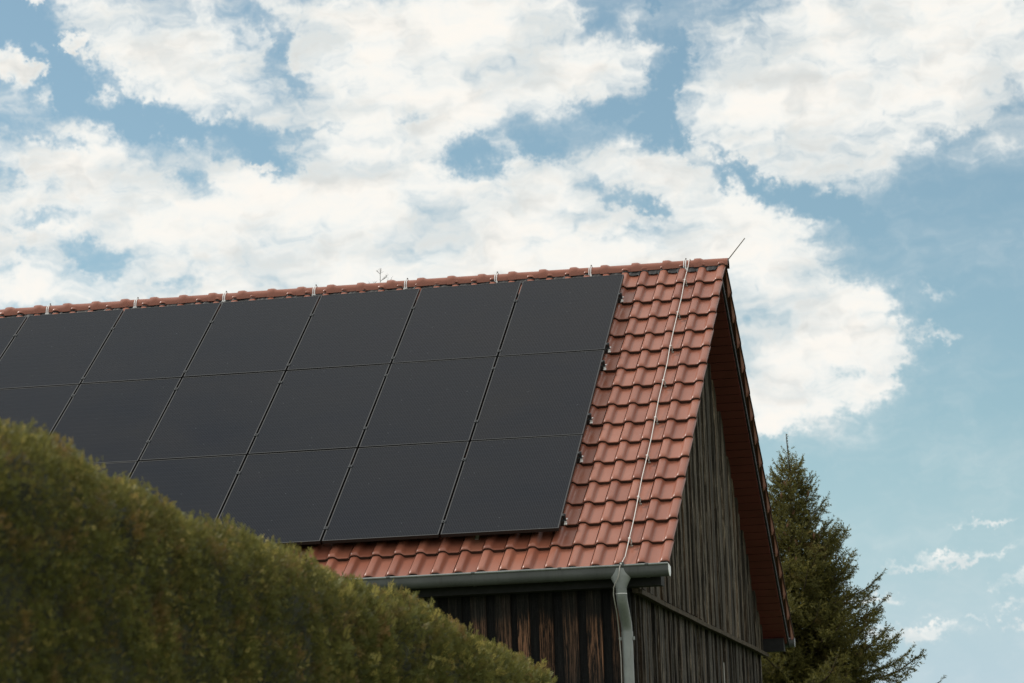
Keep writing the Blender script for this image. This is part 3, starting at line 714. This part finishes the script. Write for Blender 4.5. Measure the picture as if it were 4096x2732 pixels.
# ------------------------------------------------------------------ solar panels
HP, DV, U0 = .165, .0955, .0150        # top of the glass over the tile pans; matching shifts down the slope and along it
PW, PH, DX, DY, TV = 1.129, 1.858, 1.1508, 1.8848, .3154+.0955
ax, ay, an = Vector((1, 0, 0)), Vector((0, c_, s_)), Vector((0, -s_, c_))   # local x along ridge, y up the slope, z out
proto = None
ordn = ['first', 'second', 'third', 'fourth', 'fifth', 'sixth', 'seventh']
def make_panel():
    root = empty('solar_panel')
    f = MB(); fwid = .009; t = .035
    hx, hy = PW/2, PH/2
    for (x0, x1, y0, y1) in ((-hx, hx, hy-fwid, hy), (-hx, hx, -hy, -hy+fwid), (-hx, -hx+fwid, -hy+fwid, hy-fwid), (hx-fwid, hx, -hy+fwid, hy-fwid)):
        f.box(x0, x1, y0, y1, -.0012, 0, 0)
    e = .0005
    for (x0, x1, y0, y1) in ((-hx+e, hx-e, hy-fwid*.6, hy-e), (-hx+e, hx-e, -hy+e, -hy+fwid*.6), (-hx+e, -hx+fwid*.6, -hy+fwid*.6, hy-fwid*.6), (hx-fwid*.6, hx-e, -hy+fwid*.6, hy-fwid*.6)):
        f.box(x0, x1, y0, y1, -t, -.0014, 1)
    f.build('frame', [M['frame'], M['frame_side']], root)
    gl = MB(); gl.box(-hx+fwid, hx-fwid, -hy+fwid, hy-fwid, -.012, -.0018); gl.build('glass', M['glass'], root)
    return root
def copy_tree(o):
    c = o.copy(); COL.objects.link(c)
    for ch in o.children:
        d = ch.copy(); COL.objects.link(d); d.parent = c
    return c
rown = ['top', 'middle', 'bottom']
for r in range(3):
    for k in range(7):
        if r == 1 and k > 5 or r == 2 and k > 4: continue
        o = make_panel() if proto is None else copy_tree(proto)
        if proto is None: proto = o
        cu = U0-k*DX-DX/2; cv = TV+r*DY+DY/2
        rot = Matrix((ax, ay, an)).transposed().to_4x4()
        rot.translation = Vector(FP(cu, cv, HP+random.gauss(0, .0006)))
        o.matrix_world = rot @ Matrix.Rotation(random.gauss(0, .0012), 4, 'X') @ Matrix.Rotation(random.gauss(0, .0012), 4, 'Y')
        extra = {(0, 0): 'beside bare tiles', (2, 0): 'above the gutter', (0, 6): 'cut by photo edge'}.get((r, k))
        if r == 2 and k == 4: extra = 'mostly behind hedge'
        if r == 1 and k == 5: extra = 'partly behind hedge'
        lab = 'black solar panel, %s from the right end in the %s row' % (ordn[k], rown[r])
        if extra: lab += ', '+extra
        tag(o, lab, 'solar panel', 'solar panels mounted on the tiled roof')
# mounting rails with clamps
rnames = ['under the upper half of the top row', 'under the lower half of the top row', 'under the upper half of the middle row', 'under the lower half of the middle row', 'under the upper half of the bottom row', 'under the lower half of the bottom row']
for i, v in enumerate((.843, 2.078, 2.487, 3.681, 4.493, 5.733)):
    o = tag(empty('mounting_rail', FP(0, v+.03, .075)), 'mounting rail with shiny end '+rnames[i]+' of panels', 'mounting rail', 'mounting rails under the solar panels')
    nlen = (7, 7, 6, 6, 5, 5)[i]
    v = v*.9972+DV; dH = HP-.12
    def q(mb, u0, u1, v0, v1, h0, h1, mi=0):
        u0, u1, h0, h1 = u0+U0, u1+U0, h0+dH, h1+dH
        mb.prism([FP(u0, v0, h0), FP(u1, v0, h0), FP(u1, v1, h0), FP(u0, v1, h0)], [FP(u0, v0, h1), FP(u1, v0, h1), FP(u1, v1, h1), FP(u0, v1, h1)], mi)
    mb = MB(); q(mb, -nlen*DX, .030, v+.012, v+.050, .030, .0845); child(mb, 'rail', M['clamp'], o)
    mb = MB(); q(mb, .012, .040, v+.052, v+.082, .056, .064); q(mb, .014, .036, v+.046, v+.054, .058, .080); q(mb, .030, .042, v+.008, v+.030, .0845, .092)
    child(mb, 'rail_end', M['bright'], o)
    mb = MB(); q(mb, -.010, .024, v-.018, v+.018, .1205, .1255); q(mb, -.006, .024, v-.018, v+.018, .086, .1204); mb.tube([FP(U0+.012, v, dH+.126), FP(U0+.012, v, dH+.133)], .008, 6, 1)
    child(mb, 'end_clamp', [M['clamp'], M['frame_side']], o)
    for k in range(1, nlen):
        mb = MB(); q(mb, -k*DX-.020, -k*DX+.020, v-.024, v+.024, .1205, .1255); q(mb, -k*DX-.008, -k*DX+.008, v-.024, v+.024, .086, .1204); mb.tube([FP(U0-k*DX, v, dH+.125), FP(U0-k*DX, v, dH+.131)], .0075, 6, 1)
        child(mb, 'mid_clamp', [M['clamp'], M['frame_side']], o)
        mb = MB(); q(mb, -k*DX+.30, -k*DX+.335, v+.05, v+.056, -.02, .075); q(mb, -k*DX+.30, -k*DX+.335, v+.056, v+.12, -.028, -.020)
        child(mb, 'roof_hook', M['bright'], o)

# ------------------------------------------------------------------ thuja hedge
def hedge_top(y):
    ys = [-33, -24, -23.3, -22.9, -22.4, -21.9, -21.3, -20.8, -20.2, -19.5, -18.7, -18.1, -17.3, -16.8, -16.1, -15.1, -14.4, -13.7, -12.8, -11, -9]
    zs = [3.15, 3.14, 3.122, 3.13, 3.132, 3.125, 3.098, 3.052, 3.046, 3.030, 3.026, 3.002, 2.992, 2.978, 2.970, 2.889, 2.869, 2.841, 2.756, 2.62, 2.3]
    return np.interp(y, ys, zs)+.032
HX0, HT = 1.42, 1.15      # right face x, thickness
def hedge_surface(y, t):
    """t in 0..1 : right face bottom -> shoulder -> top -> left face bottom; returns point, normal"""
    H = hedge_top(y); sh = .24
    lens = np.stack([H-sh, np.full_like(H, sh*1.57), np.full_like(H, HT-2*sh), np.full_like(H, sh*1.57), H-sh], 0)
    tot = lens.sum(0); d = t*tot; c0 = np.cumsum(lens, 0)
    x = np.zeros_like(y); z = np.zeros_like(y); nx_ = np.zeros_like(y); nz = np.zeros_like(y)
    m0 = d < c0[0]; x[m0] = HX0; z[m0] = d[m0]; nx_[m0] = 1
    m1 = (d >= c0[0]) & (d < c0[1]); a = (d-c0[0])/sh; x[m1] = (HX0-sh+sh*np.cos(a))[m1]; z[m1] = (H-sh+sh*np.sin(a))[m1]; nx_[m1] = np.cos(a)[m1]; nz[m1] = np.sin(a)[m1]
    m2 = (d >= c0[1]) & (d < c0[2]); x[m2] = (HX0-sh-(d-c0[1]))[m2]; z[m2] = H[m2]; nz[m2] = 1
    m3 = (d >= c0[2]) & (d < c0[3]); a = (d-c0[2])/sh+math.pi/2; x[m3] = (HX0-HT+sh+sh*np.cos(a))[m3]; z[m3] = (H-sh+sh*np.sin(a))[m3]; nx_[m3] = np.cos(a)[m3]; nz[m3] = np.sin(a)[m3]
    m4 = d >= c0[3]; x[m4] = HX0-HT; z[m4] = (tot-d)[m4]; nx_[m4] = -1
    # lean of the face: slightly wider at the bottom
    x = x+.05*np.clip(2.4-z, 0, 3)*np.sign(x-(HX0-HT/2))
    lump = .035*np.sin(y*2.1+z*1.7)+.03*np.sin(y*5.3-z*3.9+1)+.022*np.sin(y*11.7+z*7.+2)+.014*np.sin(y*23+z*17)
    lump = lump*.62
    P = np.stack([x+nx_*lump, y, z+nz*lump*.8], -1)
    return P, np.stack([nx_, np.zeros_like(y), nz], -1)
def norm(a): return a/np.maximum(np.linalg.norm(a, axis=-1, keepdims=True), 1e-9)
def sprays(P, N, L, rg, nleaf=11, width=.16, upbias=.55):
    """flat scale-leaf sprays: a fan of narrow leaflets around a short axis; returns V, F(quads)"""
    n = len(P)
    ax_ = norm(N*rg.uniform(.35, 1.0, (n, 1))+np.array([0, 0, 1.])*rg.uniform(0, upbias*1.8, (n, 1))+rg.normal(0, .45, (n, 3)))
    side = norm(np.cross(ax_, norm(rg.normal(0, 1, (n, 3)))))
    nrm = np.cross(ax_, side)
    Vs = []; base = P-ax_*L[:, None]*.25
    for j in range(nleaf):
        q = (j+.5)/nleaf; sg = 1 if j % 2 else -1
        st = base+ax_*(L*q*.75)[:, None]
        ang = .75 if j < nleaf-1 else 0
        dirv = norm(ax_*math.cos(ang)+side*(math.sin(ang)*sg)+nrm*rg.normal(0, .18, (n, 1)))
        ll = L*(.55*(1-q*.45))*rg.uniform(.7, 1.25, n); ww = L*width*rg.uniform(.6, 1.1, n)
        wd = norm(np.cross(dirv, nrm))
        a = st; bq = st+dirv*(ll*.5)[:, None]+wd*(ww*.5)[:, None]; cq = st+dirv*ll[:, None]; dq = st+dirv*(ll*.5)[:, None]-wd*(ww*.5)[:, None]
        Vs.append(np.stack([a, bq, cq, dq], 1))
    V = np.stack(Vs, 1).reshape(-1, 3)
    F = np.arange(len(V)).reshape(-1, 4)
    return V, F
hedge = tag(empty('hedge', (HX0-HT/2, -20, 0)), 'tall clipped green thuja hedge in the foreground with rounded shoulder and brown tips', 'hedge')
rg = np.random.default_rng(11)
Vall, Fall, Tall = [], [], []; nv = 0
def hedge_batch(n, y0, y1, t0, t1, Lm, nl, depth=.07):
    global nv
    nc = max(1, n//34); cy = rg.uniform(y0, y1, nc); ct = rg.uniform(t0, t1, nc); cd = rg.normal(0, 1, nc); ci = rg.integers(0, nc, n)
    y = cy[ci]+rg.normal(0, .030, n); t = np.clip(ct[ci]+rg.normal(0, .0042, n), 0, 1)
    loose = rg.uniform(0, 1, n) < .35; y = np.where(loose, rg.uniform(y0, y1, n), y); t = np.where(loose, rg.uniform(t0, t1, n), t)
    P, N = hedge_surface(y, t); lift = np.where(loose, -.018, np.clip(cd[ci], -1.6, 1.2)*.014); P = P+N*lift[:, None]
    P = P - N*(rg.uniform(0, 1, n)**1.5*depth)[:, None] + rg.normal(0, .012, (n, 3))
    L = Lm*rg.uniform(.6, 1.3, n)
    V, F = sprays(P, N, L, rg, nl)
    tn = np.clip(np.where(loose, .30, .45+cd[ci]*.20)+rg.normal(0, .17, n), 0, 1)
    Vall.append(V); Fall.append(F+nv); Tall.append(np.repeat(tn, nl)); nv += len(V)
hedge_batch(98000, -25.5, -18.5, .24, .50, .027, 7, .05)
hedge_batch(72000, -18.5, -8.9, .24, .50, .038, 8, .055)          # the face and shoulder turned to the camera
hedge_batch(7000, -26, -8.9, .0, .22, .12, 7)
hedge_batch(7000, -26, -8.9, .48, 1.0, .13, 7)
hedge_batch(2500, -31, -26, .0, 1.0, .13, 7)
# long shoots standing out of the clipped surface
y = rg.uniform(-19, -9, 420); P, N = hedge_surface(y, rg.uniform(.34, .48, 420))
V, F = sprays(P+N*.02, N+np.array([0, 0, .8]), rg.uniform(.04, .09, 420), rg, 15, .09)
Vall.append(V); Fall.append(F+nv); Tall.append(np.repeat(rg.uniform(.4, 1, 420), 15)); nv += len(V)
# far end cap
n = 2500; zz = rg.uniform(0, 2.2, n); xx = rg.uniform(HX0-HT, HX0, n); P = np.stack([xx, -8.95+rg.normal(0, .04, n), zz], -1); N = np.tile([0, 1., 0], (n, 1))
V, F = sprays(P, N, rg.uniform(.09, .15, n), rg, 7); Vall.append(V); Fall.append(F+nv); Tall.append(np.repeat(rg.uniform(0, .9, n), 7)); nv += len(V)
mesh_np('foliage', np.concatenate(Vall), np.concatenate(Fall), np.concatenate(Tall), M['thuja']).parent = hedge
bpy.data.objects['foliage'].matrix_parent_inverse = Matrix.Translation(-Vector(hedge.location))
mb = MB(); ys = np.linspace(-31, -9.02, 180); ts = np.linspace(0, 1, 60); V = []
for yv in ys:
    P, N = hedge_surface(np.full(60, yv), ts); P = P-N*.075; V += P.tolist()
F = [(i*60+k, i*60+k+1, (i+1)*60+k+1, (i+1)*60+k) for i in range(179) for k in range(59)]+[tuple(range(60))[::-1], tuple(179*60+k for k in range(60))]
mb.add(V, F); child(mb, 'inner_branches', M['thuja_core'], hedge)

# ------------------------------------------------------------------ conifers behind the barn
def spruce(name, base, height, spread, label, seed, dense=1.0, detail_z=0., cones=False, topvis=False):
    R = random.Random(seed); rgs = np.random.default_rng(seed)
    root = tag(empty(name, base), label, 'tree', 'conifers behind the barn')
    bx_, by_, bz_ = base
    tk = MB(); tk.tube([(R.gauss(0, .012)*(z/height), R.gauss(0, .012), z) for z in np.linspace(0, height, 24)], [max(.007, .16*(1-z/height)**.9) for z in np.linspace(0, height, 24)], 8)
    to = tk.build('trunk', M['bark'], root, smooth=60)
    segs = []   # (start, dir, length, scale)
    br = MB(); z = .9
    while z < height-.42:
        t = 1-(z/height); fine = z > detail_z
        Lmax = spread*1.10*max(0, height-z-.42)/height+.11
        nb = R.randint(5, 7) if z < height-.6 else R.randint(3, 5)
        a0 = R.uniform(0, 6.28)
        for k in range(nb):
            a = a0+k*6.283/nb+R.gauss(0, .22); L = Lmax*R.uniform(.58, 1.12)*(1.0 if R.random() > .2 else .6)
            up = .25+.75*(z/height)**3
            d = Vector((math.cos(a), math.sin(a), 0)); pts = []
            for q in range(7):
                f = q/6; pts.append(Vector((0, 0, z))+d*(L*f)+Vector((0, 0, L*(up*.75*f-.40*f*f*(1.2-up)+.34*f**4))))
            br.tube([tuple(p) for p in pts], [max(.004, .020*L*(1-q/7)) for q in range(7)], 5, cap=False)
            # twigs
            step = .050 if fine else .13
            s_len = 0; nst = max(2, int(L/step))
            for j in range(1, nst+1):
                f = (j+R.uniform(-.3, .3))/nst
                if f < .12 or f > 1.02: continue
                f = min(f, 1.0); qi = min(int(f*6), 5); p = pts[qi].lerp(pts[qi+1], f*6-qi)
                tang = (pts[qi+1]-pts[qi]).normalized(); lat = tang.cross(Vector((0, 0, 1))).normalized()
                for sgn in (-1, 1):
                    if R.random() > .92*dense: continue
                    tl = min(.42, (L*.45)*(1.05-f)+.10)*R.uniform(.6, 1.2)
                    dv = (tang*.75+lat*sgn*R.uniform(.5, 1.0)+Vector((0, 0, R.uniform(-.6, .35)))).normalized()
                    segs.append((p, dv, tl, fine))
                    if tl > .15:
                        for e in (.4, .7):
                            dv2 = (dv+lat.cross(dv)*R.choice((-.8, .8))+tang*R.uniform(0, .6)).normalized()
                            segs.append((p+dv*tl*e, dv2, tl*.5, fine))
            segs.append((pts[-1], (pts[-1]-pts[-2]).normalized()+Vector((0, 0, .25)), .13, True))
            segs.append((pts[-2], (pts[-1]-pts[-2]).normalized(), (pts[-1]-pts[-2]).length, True))
        z += (.070 if fine else .17)*R.uniform(.8, 1.3) if z < height-.55 else R.uniform(.10, .19)
    segs.append((Vector((0, 0, height-.40)), Vector((0, 0, 1)), .40, True))
    for k, (dz, ln) in enumerate(((.24, .17), (.26, .20), (.33, .15), (.36, .19), (.30, .13))):
        a = k*2.4+.1; segs.append((Vector((0, 0, height-dz-.06)), Vector((math.cos(a), math.sin(a), .85)).normalized(), ln, True))
    br.build('branches', M['bark'], to)
    S = np.array([tuple(q[0]) for q in segs]); D = norm(np.array([tuple(q[1]) for q in segs])); Ls = np.array([q[2] for q in segs])
    per = np.maximum(5, (Ls/.0095*np.array([1. if q[3] else .5 for q in segs])).astype(int))
    idx = np.repeat(np.arange(len(S)), per); n = len(idx)
    f = rgs.uniform(0, 1, n); P = S[idx]+D[idx]*(Ls[idx]*f)[:, None]
    rad = norm(np.cross(D[idx], norm(rgs.normal(0, 1, (n, 3)))))
    nd = norm(D[idx]*.75+rad); nl = rgs.uniform(.026, .045, n); wv = norm(np.cross(nd, rgs.normal(0, 1, (n, 3))))*(.0075)
    V = np.stack([P-wv, P+wv, P+nd*nl[:, None]], 1).reshape(-1, 3); F = np.arange(3*n).reshape(-1, 3)
    tn = np.clip(np.repeat(rgs.normal(.45, .2, len(S)), per)+rgs.normal(0, .12, n), 0, 1)
    o = mesh_np('crown', V, F, tn, M['spruce']); o.parent = root
    if cones:
        first = None
        for k in range(46):
            zc = height-R.uniform(.75, 2.2); t = 1-zc/height; a = R.uniform(0, 6.28); rr = spread*t*R.uniform(.35, .9)
            p = Vector((math.cos(a)*rr, math.sin(a)*rr, zc))
            if first is None:
                cm = MB(); cm.tube([(0, 0, 0), (0, 0, -.03), (0, 0, -.07), (0, 0, -.11)], [.006, .019, .018, .005], 7)
                c = first = cm.build('cone', M['cone'], to, smooth=60)
            else: c = first.copy(); COL.objects.link(c); c.parent = to
            c.location = p; c.rotation_euler = (R.gauss(0, .25), R.gauss(0, .25), 0)
    return root
spruce('spruce_tree', (-.06, 16.95, 0), 8.37, 3.5, 'olive green spruce with bare pointed leader standing just right of the gable', 21, cones=True, detail_z=3.9)
spruce('spruce_tree', (-.95, 17.9, 0), 8.20, 3.1, 'spruce almost hidden behind the roof edge, only twig tips showing', 5, dense=.8, detail_z=7.0)
# bare young tree whose tip stands above the ridge
bt = tag(empty('bare_tree', (-6.46, 15.0, 0)), 'thin leafless treetop poking up behind the ridge near the middle', 'tree')
mb = MB(); R = random.Random(3); H = 11.28
mb.tube([(0, 0, 0), (.05, 0, 3), (0, .03, 6), (-.02, 0, 9.6), (0, 0, H)], [.07, .055, .038, .018, .004], 6)
mb.build('trunk', M['twig'], bt)
mb = MB()
def twig(p, d, L, r, dep):
    q = p+d*L*.5+Vector((R.gauss(0, .03)*L, 0, .03*L)); e = q+(d+Vector((0, 0, .35))).normalized()*L*.5
    mb.tube([tuple(p), tuple(q), tuple(e)], [r, r*.8, r*.5], 5)
    if dep > 0:
        for k in range(3):
            f = .3+.23*k; s0 = p.lerp(e, f); dd = (d+Vector((R.gauss(0, .7), R.gauss(0, .5), R.gauss(.25, .35)))).normalized()
            twig(s0, dd, L*.45, r*.6, dep-1)
for z in np.arange(3.5, H-.05, .12):
    for k in range(2):
        a = R.uniform(0, 6.28); L = min(.9, .12+(H-z)*.42)
        twig(Vector((0, 0, z)), Vector((math.cos(a), math.sin(a), .55)).normalized(), L*R.uniform(.6, 1.1), .0035+.002*(H-z), 1)
mb.build('twigs', M['twig'], bt)
scene.cycles.max_bounces = 8
